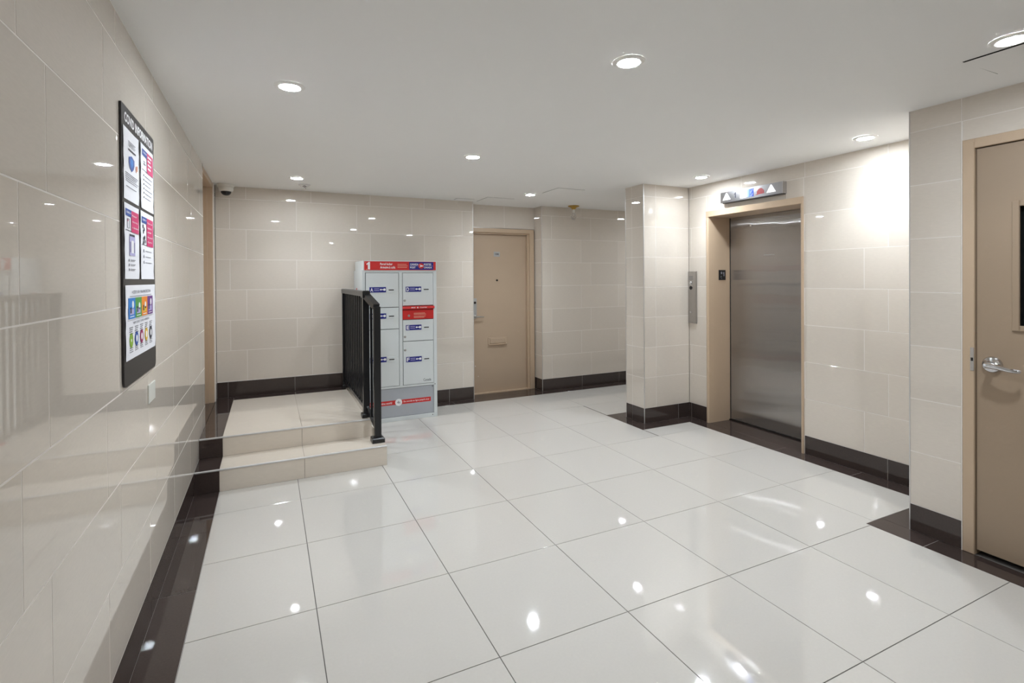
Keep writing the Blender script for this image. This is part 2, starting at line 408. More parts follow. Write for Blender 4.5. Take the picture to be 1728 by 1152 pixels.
# ------------------------------------------------------------------ walls (each tile a piece of its own)
tiled_wall('wall_left', 'long beige tiled wall carrying the notice board', FL(L), YF, B, 1.375-0.61*7, 1.525-0.61*7,
           holes=[(LD0, LD1, S2Z-0.05, H+1)], back=0.20)
ev = -0.345; od = -0.200
tiled_wall('wall_back', 'beige tiled wall behind the landing and the parcel locker', FB(B), L, AD0, ev, od, holes=[(L-1, S2X, -1, S2Z+0.152)], back=0.10)
tiled_wall('wall_corridor', 'beige tiled wall right of the flat door, running into the corridor', FB(B), AD1, XE, 3.325, 3.17)
tiled_wall('wall_recess', 'beige tiles above the flat door', FB(ADY), AD0-0.1, AD1+0.1, 2.745-0.61, 2.745-0.61, holes=[(AD0-0.2, AD1+0.2, -1, 2.085)], back=0.10, rows=[2.085, 2.385])
tiled_wall('wall_return', 'narrow tiled return beside the flat door frame', FA(AD1), -ADY, -B, -9, -9, back=0.05)
tiled_wall('wall_nib', 'narrow tiled return on the latch side of the flat door', FL(AD0), B, ADY, -9, -9, back=0.05)
tiled_wall('wall_pillar', 'bright beige tiled pillar face beside the lift', FB(M), PX, A, 3.52-0.61, 3.52-0.61, back=0.27)
tiled_wall('wall_pillar_side', 'tiled side of the pillar facing the left wall', FA(PX), -PY, -M, -9, -9, back=0.2)
tiled_wall('wall_pillar_rear', 'corridor side of the pillar wall', FF(PY), -XE, -PX, -9.1, -9.4, back=0.1)
tiled_wall('wall_lift', 'beige tiled wall around the lift', FA(A), -M, -RY, -2.235-0.61*4, -2.075-0.61*4, holes=[(-EV1, -EV0, -1, EVZ)], back=0.20)
tiled_wall('wall_right', 'beige tiled wall around the brown door with a glazed panel', FA(R), -RY, -YF, -1.385-0.61*4, -1.385-0.61*4,
           holes=[(-RD1, -RD0, -1, RDZ)], back=0.14)
tiled_wall('wall_right_end', 'tiled end face of the right wall', FF(RY), -A, -R, -9, -9, back=0.2)
tiled_wall('wall_front', 'beige tiled wall closing the lobby opposite the flat door', FF(YF), -R, -L, -9, -9.3)
tiled_wall('wall_corridor_end', 'tiled wall closing the corridor', FA(XE), -B, -PY, -9, -9.3)
MB().abox(A+0.2, XE, M+0.0, PY-0.1, 0, H)
# ---- skirtings
base_run('baseboard_left', 'dark brown skirting tiles under the notice board wall', FL(L), YF, S1Y, 1.985-0.61*8)
base_run('baseboard_landing', 'dark brown skirting tiles along the raised landing', FB(B), L, S2X, 0.238-0.61, z0=S2Z, z1=S2Z+0.152)
base_run('baseboard_back', 'dark brown skirting tiles beside the parcel locker', FB(B), S2X+0.01, AD0, 0.7)
base_run('baseboard_corridor', 'dark brown skirting tiles right of the flat door', FB(B), AD1, XE, 3.785-0.61)
base_run('baseboard_return', 'short dark skirting tile beside the flat door frame', FA(AD1), -ADY, -B, -9)
base_run('baseboard_nib', 'short dark skirting tile on the latch side of the flat door', FL(AD0), B, ADY, -9)
base_run('baseboard_pillar', 'dark skirting tiles along the bright pillar face', FB(M), PX, A, 3.81)
base_run('baseboard_pillar_side', 'dark skirting tile on the pillar side', FA(PX), -PY, -M, -9)
base_run('baseboard_pillar_rear', 'dark skirting tiles on the corridor side of the pillar', FF(PY), -XE, -PX, -9)
base_run('baseboard_lift', 'dark skirting tiles beside the lift frame', FA(A), -M, -RY, -2.08-0.61*4, holes=[(-EV1, -EV0, -1, 1)])
base_run('baseboard_right', 'dark skirting tiles beside the brown glazed door', FA(R), -RY, -YF, -9, holes=[(-RD1, -RD0, -1, 1)])
base_run('baseboard_right_end', 'dark skirting on the end of the right wall', FF(RY), -A, -R, -9)
base_run('baseboard_front', 'dark skirting tiles opposite the flat door', FF(YF), -R, -L, -9)
# ---- metal corner trims
def corner(n, x, y, sx, sy, z0, label, m='trim_metal'):
    t = 0.002
    mb = MB().abox(min(x, x+sx*0.0035), max(x, x+sx*0.0035), min(y, y-sy*t), max(y, y-sy*t), z0, H)
    mb.abox(min(x, x-sx*t), max(x, x-sx*t), min(y-sy*t, y+sy*0.0035), max(y-sy*t, y+sy*0.0035), z0, H)
    struct('trim_%d' % n, mb, 'nosing_metal', label, 'trim')
corner(1, PX, M, 1, 1, 0.0, 'bright metal corner strip on the pillar')
corner(2, R, RY, 1, -1, 0.0, 'metal corner strip at the end of the right wall')
corner(3, AD1, B, 1, 1, 0.0, 'metal corner strip right of the flat door')
corner(4, AD0, B, -1, 1, 0.0, 'metal corner strip left of the flat door')
corner(5, PX, PY, 1, -1, 0.0, 'metal corner strip on the rear corner of the pillar')
struct('trim_6', MB().box(FB(B), AD0, AD1, 2.090, 2.096, -0.205, -0.196), 'trim_metal', 'thin metal strip over the flat door frame', 'trim')
struct('trim_7', MB().box(FA(R), -RD1-0.004, -RD1, 0.0, RDZ, -0.004, 0.005), 'wall_grout', 'white caulk line beside the brown glazed door frame', 'trim')
struct('trim_8', MB().abox(L-0.02, L+0.003, LD1-0.003, LD1+0.012, S2Z, H), 'wall_grout', 'white corner strip beside the landing door', 'trim')

# ------------------------------------------------------------------ landing with two steps
LX = L+0.0015
st = thing('landing_steps', (0.15, 4.8, 0), 'raised beige tiled landing with two steps and metal edge strips', 'steps')
MB().abox(LX+0.001, S1X-0.006, S1Y+0.006, B, -0.0, S1Z-0.008).abox(LX+0.001, S2X-0.006, S2Y+0.006, B, S1Z-0.008, S2Z-0.008).build('core', 'step_grout', st)
JX = 0.226
def slabt(name, m, x0, x1, y0, y1, z0, z1):
    MB().abox(x0, x1, y0, y1, z0, z1).build(name, m, st)
g = 0.0014
for (x0, x1, m) in ((LX, L+BW, 'dark_tile'), (L+BW+g, JX-g, 'step_tile'), (JX+g, S1X, 'step_tile')):
    slabt('riser_tile', m, x0, x1, S1Y, S1Y+0.008, 0.0, S1Z-0.009)
    slabt('tread_tile', m, x0, x1-(0.008 if x1 == S1X else 0), S1Y+0.012, S2Y, S1Z-0.008, S1Z)
for (x0, x1, m) in ((LX, L+BW, 'dark_tile'), (L+BW+g, JX-g, 'step_tile'), (JX+g, S2X, 'step_tile')):
    slabt('riser_tile', m, x0, x1, S2Y, S2Y+0.008, S1Z+0.001, S2Z-0.009)
slabt('landing_tile', 'step_tile', L+BW+g, JX-g, S2Y+0.012, B-BW-g, S2Z-0.008, S2Z)
slabt('landing_tile', 'step_tile', JX+g, S2X-0.008, S2Y+0.012, B-BW-g, S2Z-0.008, S2Z)
for (y0, y1) in ((S2Y+0.012, 4.487-g), (4.487+g, 5.09-g), (5.09+g, B)):
    slabt('border_tile', 'dark_tile', LX, L+BW-g, y0, y1, S2Z-0.008, S2Z)
slabt('border_tile', 'dark_tile', L+BW+g, 0.238-g, B-BW+g, B, S2Z-0.008, S2Z)
slabt('border_tile', 'dark_tile', 0.238+g, S2X-0.008, B-BW+g, B, S2Z-0.008, S2Z)
slabt('side_tile', 'step_tile', S1X-0.008, S1X, S1Y+0.009, S2Y+0.35, 0.0, S1Z)
slabt('side_tile', 'step_tile', S2X-0.008, S2X, S2Y+0.009, B, S1Z, S2Z)
slabt('side_tile', 'step_tile', S1X-0.008, S1X, S2Y+0.353, B, 0.0, S1Z)
MB().box(FB(S1Y), LX, S1X, S1Z-0.009, S1Z+0.0012, -0.012, 0.003, 0.0015).build('edge_strip', 'nosing_metal', st)
MB().box(FB(S2Y), LX, S2X, S2Z-0.009, S2Z+0.0012, -0.012, 0.003, 0.0015).build('edge_strip', 'nosing_metal', st)
MB().abox(S2X-0.03, S2X+0.001, S2Y+0.014, B, S2Z+0.0005, S2Z+0.004).build('edge_strip', 'step_tile', st)

# ------------------------------------------------------------------ doors
def panel_door():
    # flat door in the recess
    d = thing('door_1', ((AD0+AD1)/2, ADY, 0), 'tan painted flat door with number plate, peephole and letter slot', 'door', kind='structure')
    fr = FB(ADY); x0, x1 = AD0+0.0, AD1-0.012; ft = 0.075
    mb = MB(); mb.box(fr, x1-ft+0.01, x1, 0, 2.087, -0.01, 0.022, 0.003); mb.box(fr, x0, x0+0.04, 0, 2.087, -0.01, 0.022, 0.003); mb.box(fr, x0+0.04, x1-ft+0.01, 2.035, 2.087, -0.01, 0.022, 0.003)
    mb.build('frame', 'frame_paint', d)
    mb = MB(); mb.box(fr, x1-ft-0.016, x1-ft+0.01, 0, 2.035, -0.06, -0.004); mb.box(fr, x0+0.04, x0+0.055, 0, 2.035, -0.06, -0.004); mb.box(fr, x0+0.055, x1-ft-0.016, 2.018, 2.035, -0.06, -0.004)
    mb.build('stop', 'frame_paint', d)
    s = MB().box(fr, x0+0.057, x1-ft-0.018, 0.012, 2.016, -0.10, -0.045).build('door_leaf', 'door_paint', d)
    MB().abox(x0+0.04, x1-ft+0.01, ADY-0.01, ADY+0.06, 0.0, 0.011).build('threshold', 'frame_paint', d)
    dd = -0.045
    p = part('number_plate', 'plate_silver', s, fr, 2.612, 2.698, 1.733, 1.797, dd, dd+0.003)
    lettering('104', fr, 2.632, 1.752, 0.048, 0.027, dd+0.0034, 'dark_print', s, bold=0.02)
    MB().disc(fr, 2.655, 1.430, 0.013, dd, dd+0.006, 18).build('peephole', 'dark_steel', s, True)
    MB().disc(fr, 2.655, 1.430, 0.006, dd+0.006, dd+0.0065, 12).build('peephole_lens', 'dome_dark', s)
    q = part('letter_slot', 'door_paint', s, fr, 2.525, 2.785, 0.608, 0.700, dd, dd+0.006, 0.003)
    part('slot_flap', 'door_paint', s, fr, 2.548, 2.770, 0.622, 0.688, dd+0.006, dd+0.013, 0.004)
    part('slot_lip', 'frame_paint', s, fr, 2.530, 2.782, 0.606, 0.616, dd+0.004, dd+0.026, 0.003)
    part('lock_plate', 'plate_silver', s, fr, 2.318, 2.372, 0.985, 1.205, dd, dd+0.005, 0.002)
    MB().disc(fr, 2.345, 1.150, 0.016, dd+0.005, dd+0.014, 18).build('keyhole', 'dark_steel', s, True)
    mb = MB().lathe(fr, 2.345, 0.975, [(0.0, 0.006+dd), (0.026, dd+0.006), (0.026, dd+0.012), (0.012, dd+0.018), (0.012, dd+0.05), (0, dd+0.05)], 20); mb.build('handle_rose', 'satin_steel', s, True)
    MB().tube([fr(2.345, 0.975, dd+0.045), fr(2.38, 0.975, dd+0.050), fr(2.43, 0.972, dd+0.046), fr(2.455, 0.970, dd+0.042)], [0.011, 0.010, 0.008, 0.007]).build('lever', 'satin_steel', s, True)
    part('screw', 'white_print', s, fr, 2.345, 2.353, 0.345, 0.355, dd, dd+0.001)
    part('screw', 'white_print', s, fr, 2.385, 2.391, 0.214, 0.222, dd, dd+0.001)
panel_door()
def right_door():
    d = thing('door_2', (R, (RD0+RD1)/2, 0), 'brown painted door with a glazed panel and chrome lever', 'door', kind='structure')
    fr = FA(R); y0, y1 = -RD1, -RD0
    mb = MB(); mb.box(fr, y0, y0+0.050, 0, RDZ, -0.13, 0.006, 0.003); mb.box(fr, y1-0.05, y1, 0, RDZ, -0.13, 0.006, 0.003); mb.box(fr, y0+0.05, y1-0.05, RDZ-0.05, RDZ, -0.13, 0.006, 0.003)
    mb.build('frame', 'frame_paint', d)
    MB().box(fr, y0+0.05, y1-0.05, 0, RDZ-0.05, -0.125, -0.06).build('rebate', 'gap_black', d)
    s = MB()
    rs = sub_rects([(y0+0.0555, y1-0.055, 0.028, RDZ-0.056)], (-1.165, -0.60, 1.195, 1.790))
    for (a, b, c, e) in rs: s.box(fr, a, b, c, e, -0.055, -0.008)
    leaf = s.build('door_leaf', 'door_brown', d)
    wx0, wx1, wz0, wz1 = -1.165, -0.60, 1.195, 1.790
    mb = MB()
    for (a, b, c, e) in ((wx0-0.022, wx0+0.006, wz0-0.022, wz1+0.022), (wx1-0.006, wx1+0.022, wz0-0.022, wz1+0.022), (wx0+0.006, wx1-0.006, wz0-0.022, wz0+0.006), (wx0+0.006, wx1-0.006, wz1-0.006, wz1+0.022)):
        mb.box(fr, a, b, c, e, -0.008, 0.001, 0.003)
    mb.build('window_bead', 'door_brown', leaf)
    part('window_pane', 'window_dark', leaf, fr, wx0-0.005, wx1+0.005, wz0-0.005, wz1+0.005, -0.035, -0.028)
    hy, hz = -1.262, 0.996
    MB().lathe(fr, hy, hz, [(0, -0.008), (0.041, -0.008), (0.041, -0.003), (0.036, 0.006), (0.020, 0.010), (0.015, 0.016), (0.015, 0.05), (0, 0.052)], 32).build('handle_rose', 'chrome', leaf, True)
    MB().tube([fr(hy-0.008, hz, 0.048), fr(hy+0.012, hz+0.001, 0.053), fr(hy+0.05, hz-0.004, 0.055), fr(hy+0.085, hz-0.012, 0.054), fr(hy+0.108, hz-0.014, 0.048), fr(hy+0.118, hz-0.014, 0.038)],
              [0.014, 0.0145, 0.0125, 0.0105, 0.010, 0.009]).build('lever', 'chrome', leaf, True)
    part('strike_plate', 'chrome', d, fr, -1.346, -1.331, 0.955, 1.075, 0.004, 0.008)
    part('strike_hole', 'gap_black', d, fr, -1.3435, -1.334, 1.005, 1.022, 0.0078, 0.0086)
right_door()
def landing_door():
    d = thing('door_3', (L-0.09, (LD0+LD1)/2, S2Z), 'brown framed doorway at the left end of the landing', 'door', kind='structure')
    fr = FL(L)
    mb = MB()
    mb.box(fr, LD1-0.045, LD1, S2Z, H-0.002, -0.135, -0.006, 0.003); mb.box(fr, LD0, LD0+0.045, S2Z, H-0.002, -0.135, -0.006, 0.003); mb.box(fr, LD0+0.045, LD1-0.045, H-0.05, H-0.002, -0.135, -0.006, 0.003)
    mb.build('frame', 'frame_paint', d)
    mb = MB(); mb.box(fr, LD1-0.062, LD1-0.045, S2Z, H-0.05, -0.10, -0.05); mb.box(fr, LD0+0.045, LD0+0.062, S2Z, H-0.05, -0.10, -0.05)
    mb.build('stop', 'frame_paint', d)
    MB().abox(L-0.14, L-0.002, LD0, LD1, S2Z-0.02, S2Z).build('threshold', 'dark_tile', d)
    s = MB().box(fr, LD0+0.047, LD1-0.047, S2Z+0.012, H-0.052, -0.15, -0.102).build('door_leaf', 'door_paint', d)
    MB().disc(fr, LD0+0.12, S2Z+1.0, 0.028, -0.102, -0.04, 20).build('knob', 'satin_steel', s, True)
landing_door()
def lift():
    d = thing('elevator_entrance', (A+0.1, (EV0+EV1)/2, 0), 'brushed steel elevator door in a tan painted steel frame', 'elevator')
    fr = FA(A); dp = A-EVX
    # far jamb: rounded nose, deep reveal (profile in plan, extruded up)
    fp = FZ(0)
    def jamb(pts): return MB().prism(fp, pts, 0.0, EVZ-0.058)
    far = [(A-0.006, EV1), (A-0.010, EV1-0.006), (A-0.010, EV1-0.018), (A-0.004, EV1-0.028), (A+0.01, EV1-0.032), (A+0.15, EV1-0.034), (EVX, EV1-0.034), (EVX, EV1)]
    j = jamb(far).build('jamb', 'frame_paint', d, True)
    near = [(A-0.006, EV0), (A-0.010, EV0+0.004), (A-0.010, EV0+0.016), (A-0.004, EV0+0.022), (A+0.01, EV0+0.024), (EVX, EV0+0.024), (EVX, EV0)]
    jamb(near).build('jamb', 'frame_paint', d, True)
    MB().box(fr, -EV1, -EV0, EVZ-0.058, EVZ, dp, 0.011, 0.003).build('header', 'frame_paint', d)
    top = EVZ-0.058
    p = MB().box(fr, -EV1+0.036, -EV0-0.026, 0.012, top-0.002, dp-0.03, dp+0.004)
    o = p.build('door_panel', 'lift_steel', d)
    uv = o.data.uv_layers.new(name='UVMap')
    for lp in o.data.loops:
        co = o.data.vertices[lp.vertex_index].co; uv.data[lp.index].uv = (-co.y, co.z)
    part('gap_strip', 'gap_black', d, fr, -EV1+0.034, -EV1+0.044, 0.0, top, dp+0.0035, dp+0.0052)
    part('sill', 'dark_steel', d, fr, -EV1+0.034, -EV0-0.024, 0.0005, 0.010, dp-0.03, dp+0.02)
    MB().disc(fr, -3.42, 1.95, 0.011, dp+0.004, dp+0.010, 14).build('key_socket', 'satin_steel', o, True)
    part('logo_badge', 'satin_steel', o, fr, -3.28, -3.17, 1.652, 1.662, dp+0.004, dp+0.0046)
    # tactile floor plate stuck on the far jamb
    t = thing('floor_number_plate', (4.135, EV1-0.034, 1.42), 'small black raised-number plate on the elevator jamb', 'sign')
    f2 = FB(EV1-0.0345)
    part('plate', 'black_plastic', t, f2, 4.088, 4.182, 1.421, 1.522, 0, 0.004, 0.001)
    numeral_one(f2, 4.144, 1.460, 0.018, 0.042, 0.0046, 'grey_print', t)
    star = [(4.124+0.016*(1 if k % 2 == 0 else 0.42)*math.sin(math.pi*k/5), 1.492+0.016*(1 if k % 2 == 0 else 0.42)*math.cos(math.pi*k/5)) for k in range(10)]
    MB().prism(f2, star, 0.004, 0.005).build('star', 'grey_print', t)
    for (u, v) in ((4.114, 1.458), (4.124, 1.458), (4.114, 1.448), (4.124, 1.438)):
        MB().disc(f2, u, v, 0.003, 0.004, 0.0052, 8).build('braille_dot', 'grey_print', t)
lift()

# ------------------------------------------------------------------ lift indicator over the door
def indicator():
    t = thing('elevator_indicator', (A-0.025, 3.167, 2.15), 'polished steel floor indicator with arrows and blue screen above the elevator', 'sign')
    fr = FA(A-0.05); u0, u1, v0, v1 = -3.486, -2.848, 2.152, 2.252
    MB().box(fr, u0, u1, v0, v1, -0.0485, 0, 0.0).build('housing', 'polished_steel', t)
    part('end_cap', 'chrome', t, fr, u1, u1+0.006, v0-0.002, v1+0.002, -0.0485, 0.002)
    part('lower_lip', 'dark_steel', t, fr, u0+0.02, u1, v0-0.006, v0, -0.045, -0.003)
    for uc in (-3.415, -2.951):
        MB().prism(fr, [(uc-0.043, 2.176), (uc+0.043, 2.176), (uc+0.004, 2.240), (uc-0.004, 2.240)], 0, 0.003).build('arrow', 'arrow_white', t)
    numeral_one(fr, -3.332, 2.182, 0.020, 0.050, 0.0012, 'dark_print', t)
    part('screen', 'screen_blue_glare', t, fr, -3.265, -3.125, 2.168, 2.240, 0, 0.0015)  # white left part is a painted lamp reflection, blue right part the display
    k = 0
    for i in range(7):
        for j in range(3):
            if (i*5+j*3) % 4 in (0, 3):
                part('screen_mark', 'white_print' , t, fr, -3.158+j*0.010, -3.152+j*0.010, 2.172+i*0.0095, 2.177+i*0.0095, 0.0015, 0.002)
    # red emblem: small dome of bars over a base stroke
    for i in range(9):
        a = (i-4)/4.6; hh = 0.042*math.sqrt(max(0.05, 1-a*a))
        part('emblem_bar', 'led_red', t, fr, -3.088+i*0.008-0.0018, -3.088+i*0.008+0.0018, 2.182+0.004*(i % 2), 2.186+hh, 0, 0.0015)
    MB().prism(fr, [(-3.110, 2.176), (-3.090, 2.180), (-3.065, 2.186), (-3.035, 2.184), (-3.010, 2.181), (-3.035, 2.179), (-3.065, 2.180), (-3.092, 2.174)], 0, 0.0015).build('emblem_base', 'led_red', t)
indicator()
def call_panel():
    t = thing('call_button_panel', (A-0.01, 3.885, 0.978), 'steel elevator call panel with two round buttons in the wall corner', 'panel')
    fr = FA(A)
    MB().box(fr, -3.936, -3.828, 0.978, 1.510, 0.002, 0.016, 0.003).build('plate', 'satin_steel', t)
    uc = -3.897
    MB().lathe(fr, uc, 1.392, [(0, 0.016), (0.019, 0.016), (0.019, 0.020), (0.014, 0.022), (0.013, 0.026), (0, 0.028)], 24).build('button', 'chrome', t, True)
    MB().lathe(fr, uc, 1.342, [(0, 0.016), (0.019, 0.016), (0.019, 0.020), (0.014, 0.021), (0.0, 0.018)], 24).build('button', 'black_plastic', t, True)
    MB().lathe(fr, uc, 1.092, [(0, 0.016), (0.011, 0.016), (0.011, 0.022), (0, 0.023)], 18).build('key_switch', 'chrome', t, True)
    for i in range(3): part('engraved_line', 'shadow_grey', t, fr, uc-0.026, uc+0.028, 1.428+i*0.014, 1.433+i*0.014, 0.016, 0.0163)
    for v in (0.99, 1.498): MB().disc(fr, -3.882, v, 0.004, 0.016, 0.018, 10).build('screw', 'chrome', t)
call_panel()

# ------------------------------------------------------------------ parcel locker
def locker():
    YL = 5.14; X0, X1 = 0.838, 1.605
    t = thing('parcel_locker', ((X0+X1)/2, 5.35, 0), 'grey steel parcel locker with a red header beside the landing', 'locker')
    fr = FB(YL)
    MB().abox(X0, X1, YL+0.004, 5.645, 0.0, 1.545, 0.0).build('body', 'locker_grey', t)
    mb = MB()
    for (a, b, c, e) in ((X0, X0+0.030, 0, 1.535), (X1-0.036, X1, 0, 1.535), (1.206, 1.240, 0.358, 1.518), (X0+0.03, X1-0.036, 1.518, 1.535), (X0+0.03, X1-0.036, 0.0, 0.042), (X0+0.03, X1-0.036, 0.338, 0.358)):
        mb.box(fr, a, b, c, e, -0.004, 0.010, 0.002)
    mb.build('face_frame', 'locker_grey', t)
    MB().box(fr, X0+0.029, X1-0.035, 0.04, 1.52, -0.004, -0.002).build('gap_backing', 'shadow_grey', t)
    hd = MB().abox(X0+0.012, X1+0.0, YL-0.012, 5.645, 1.536, 1.640, 0.0).build('header', 'locker_grey', t)
    f2 = FB(YL-0.012)
    part('header_panel', 'post_red', hd, f2, X0+0.022, X1-0.008, 1.543, 1.632, 0, 0.003)
    b0 = X0+0.022; d3 = 0.0036
    numeral_one(f2, b0+0.020, 1.551, 0.036, 0.074, d3, 'white_print', hd)
    part('print_line', 'pale_red', hd, f2, b0+0.012, b0+0.017, 1.612, 1.624, 0.003, d3); part('print_line', 'pale_red', hd, f2, b0+0.020, b0+0.030, 1.545, 1.556, 0.003, d3)
    lettering('Parcel locker', f2, b0+0.156, 1.594, 0.125, 0.023, d3, 'white_print', hd, bold=0.022)
    lettering('Armoire à colis', f2, b0+0.156, 1.560, 0.152, 0.024, d3, 'white_print', hd, bold=0.022)
    for i, wd in enumerate((0.098, 0.104, 0.092)): part('print_line', 'pale_red', hd, f2, b0+0.332, b0+0.332+wd, 1.568+i*0.016, 1.574+i*0.016, 0.003, d3)
    bl = b0+0.452; part('logo_panel', 'post_blue', hd, f2, bl, bl+0.258, 1.548, 1.628, 0.003, 0.0045)
    d4 = 0.0052; sp = 'CANADA'
    lettering('CANADA', f2, bl+0.010, 1.594, 0.086, 0.019, d4, 'white_print', hd, bold=0.022)
    lettering('POST', f2, bl+0.010, 1.562, 0.056, 0.018, d4, 'white_print', hd, bold=0.022)
    lettering('POSTES', f2, bl+0.156, 1.594, 0.078, 0.019, d4, 'white_print', hd, bold=0.022)
    lettering('CANADA', f2, bl+0.156, 1.562, 0.086, 0.018, d4, 'white_print', hd, bold=0.022)
    part('logo_rule', 'lilac_print', hd, f2, bl+0.004, bl+0.100, 1.586, 1.5885, 0.0045, d4); part('logo_rule', 'lilac_print', hd, f2, bl+0.150, bl+0.252, 1.586, 1.5885, 0.0045, d4)
    cu, cv = bl+0.126, 1.588
    MB().disc(f2, cu, cv, 0.029, 0.0045, 0.006, 28).build('logo_disc', 'post_red', hd)
    MB().prism(f2, [(cu-0.024, cv+0.017), (cu+0.028, cv-0.001), (cu-0.022, cv-0.016), (cu-0.004, cv-0.004), (cu-0.019, cv+0.001), (cu-0.002, cv+0.004)], 0.006, 0.007).build('logo_wing', 'white_print', hd)
    cols = {0: (X0+0.036, 1.202), 1: (1.245, 1.566)}
    doors = [('A', 0, 1.168, 1.514, 1.346, None), ('B', 0, 0.946, 1.162, 1.080, None), ('C', 0, 0.362, 0.940, 0.640, None),
             ('D', 1, 1.178, 1.514, 1.347, 1.232), ('E', 1, 0.812, 1.030, 0.951, 0.858), ('F', 1, 0.362, 0.806, 0.622, 0.722)]
    for (ch, c, z0, z1, zl, zk) in doors:
        a, b = cols[c]
        dr = MB().box(fr, a, b, z0, z1, -0.002, 0.012, 0.003).build('door', 'locker_grey', t)
        sh = 0.0 if c == 0 else 0.0
        p0 = 0.909 if c == 0 else 1.274; d = 0.012
        MB().box(fr, p0, p0+0.164, zl-0.027, zl+0.027, d, d+0.002).build('label_plate', 'post_blue', dr)
        d2 = d+0.0026
        lettering(ch, fr, p0+0.008, zl-0.019, 0.028, 0.038, d2, 'white_print', dr, bold=0.02)
        for i in range(2): MB().box(fr, p0+0.045, p0+0.097, zl-0.010+i*0.017, zl-0.004+i*0.017, d+0.002, d2).build('print_line', 'lilac_print', dr)
        MB().disc(fr, p0+0.148, zl+0.001, 0.0125, d+0.002, d2, 14).box(fr, p0+0.116, p0+0.138, zl-0.003, zl+0.005, d+0.002, d2).disc(fr, p0+0.112, zl+0.001, 0.009, d+0.002, d2, 12).build('key_symbol', 'white_print', dr)
        MB().box(fr, p0+0.178, p0+0.250, zl-0.027, zl+0.022, d, d+0.004, 0.001).build('card_holder', 'locker_grey', dr)
        MB().box(fr, p0+0.190, p0+0.243, zl-0.009, zl+0.001, d+0.004, d+0.0046).build('card_slot', 'gap_black', dr)
        if zk is not None:
            MB().lathe(fr, 1.263, zk, [(0, d), (0.0125, d), (0.0125, d+0.004), (0.009, d+0.006), (0, d+0.006)], 18).build('lock', 'satin_steel', dr, True)
    lettering('Canada', fr, 1.455, 0.386, 0.082, 0.026, 0.0126, 'dark_print', t, name='wordmark', bold=0.01)
    # red mail slot between D and E
    s = MB().box(fr, 1.243, 1.570, 1.036, 1.130, -0.002, 0.012, 0.002).build('mail_slot', 'post_red', t)
    MB().box(fr, 1.243, 1.570, 1.118, 1.140, -0.002, 0.004).build('slot_opening', 'deep_red', s)
    MB().prism(Fr((1.240, YL, 0), (0, -1, 0), (0, 0, 1), (1, 0, 0)), [(0.0, 1.172), (0.030, 1.168), (0.034, 1.148), (0.028, 1.142), (0.0, 1.146)], 0.0, 0.334).build('hood', 'post_red', s)
    f3 = FB(YL-0.034)
    lettering('Mail', f3, 1.328, 1.152, 0.040, 0.012, 0.0005, 'white_print', s, bold=0.012)
    lettering('Courrier', f3, 1.416, 1.152, 0.078, 0.012, 0.0005, 'white_print', s, bold=0.02)
    part('square_mark', 'white_print', s, f3, 1.388, 1.400, 1.151, 1.164, 0, 0.0006)
    for (v, wd) in ((1.094, 0.118), (1.082, 0.130), (1.062, 0.126), (1.050, 0.110)): MB().box(fr, 1.358, 1.358+wd, v, v+0.007, 0.012, 0.0126).build('print_line', 'pale_red', s)
    MB().lathe(fr, 1.306, 1.074, [(0, 0.012), (0.012, 0.012), (0.012, 0.015), (0, 0.016)], 18).build('lock', 'satin_steel', s, True)
    # lower panel with slanting sticker
    pn = MB().box(fr, X0+0.034, X1-0.040, 0.046, 0.334, -0.002, 0.004).build('lower_panel', 'locker_zinc', t)
    f4 = fr; cxm, czm = 1.172, 0.190; an = 0.012
    MB().box(fr, 0.86+0.02, 1.535, 0.168, 0.214, 0.004, 0.0048).build('sticker_band', 'post_red', pn)
    lettering('From the online world', fr, 0.900, 0.180, 0.225, 0.022, 0.0053, 'white_print', pn, bold=0.01)
    lettering("Du monde en ligne jusqu'à vous", fr, 1.245, 0.180, 0.272, 0.022, 0.0053, 'white_print', pn, bold=0.01)
    MB().disc(fr, 1.195, 0.190, 0.036, 0.0048, 0.0056, 30).build('sticker_disc', 'white_print', pn)
    MB().box(fr, 1.178, 1.212, 0.186, 0.194, 0.0056, 0.006).box(fr, 1.188, 1.196, 0.176, 0.206, 0.0056, 0.006).box(fr, 1.204, 1.210, 0.172, 0.182, 0.0056, 0.006).build('sticker_symbol', 'grey_print', pn)
    for (u, v) in ((X1-0.052, 0.325), (X1-0.052, 0.025), (X1-0.025, 0.345)):
        MB().disc(fr, u, v, 0.005, 0.004, 0.012, 10).build('screw', 'dark_steel', t)
    # small red sticker on the side
    MB().box(FA(X0), -5.50, -5.44, 1.28, 1.36, 0, 0.0006).build('side_sticker', 'post_red', t)
locker()

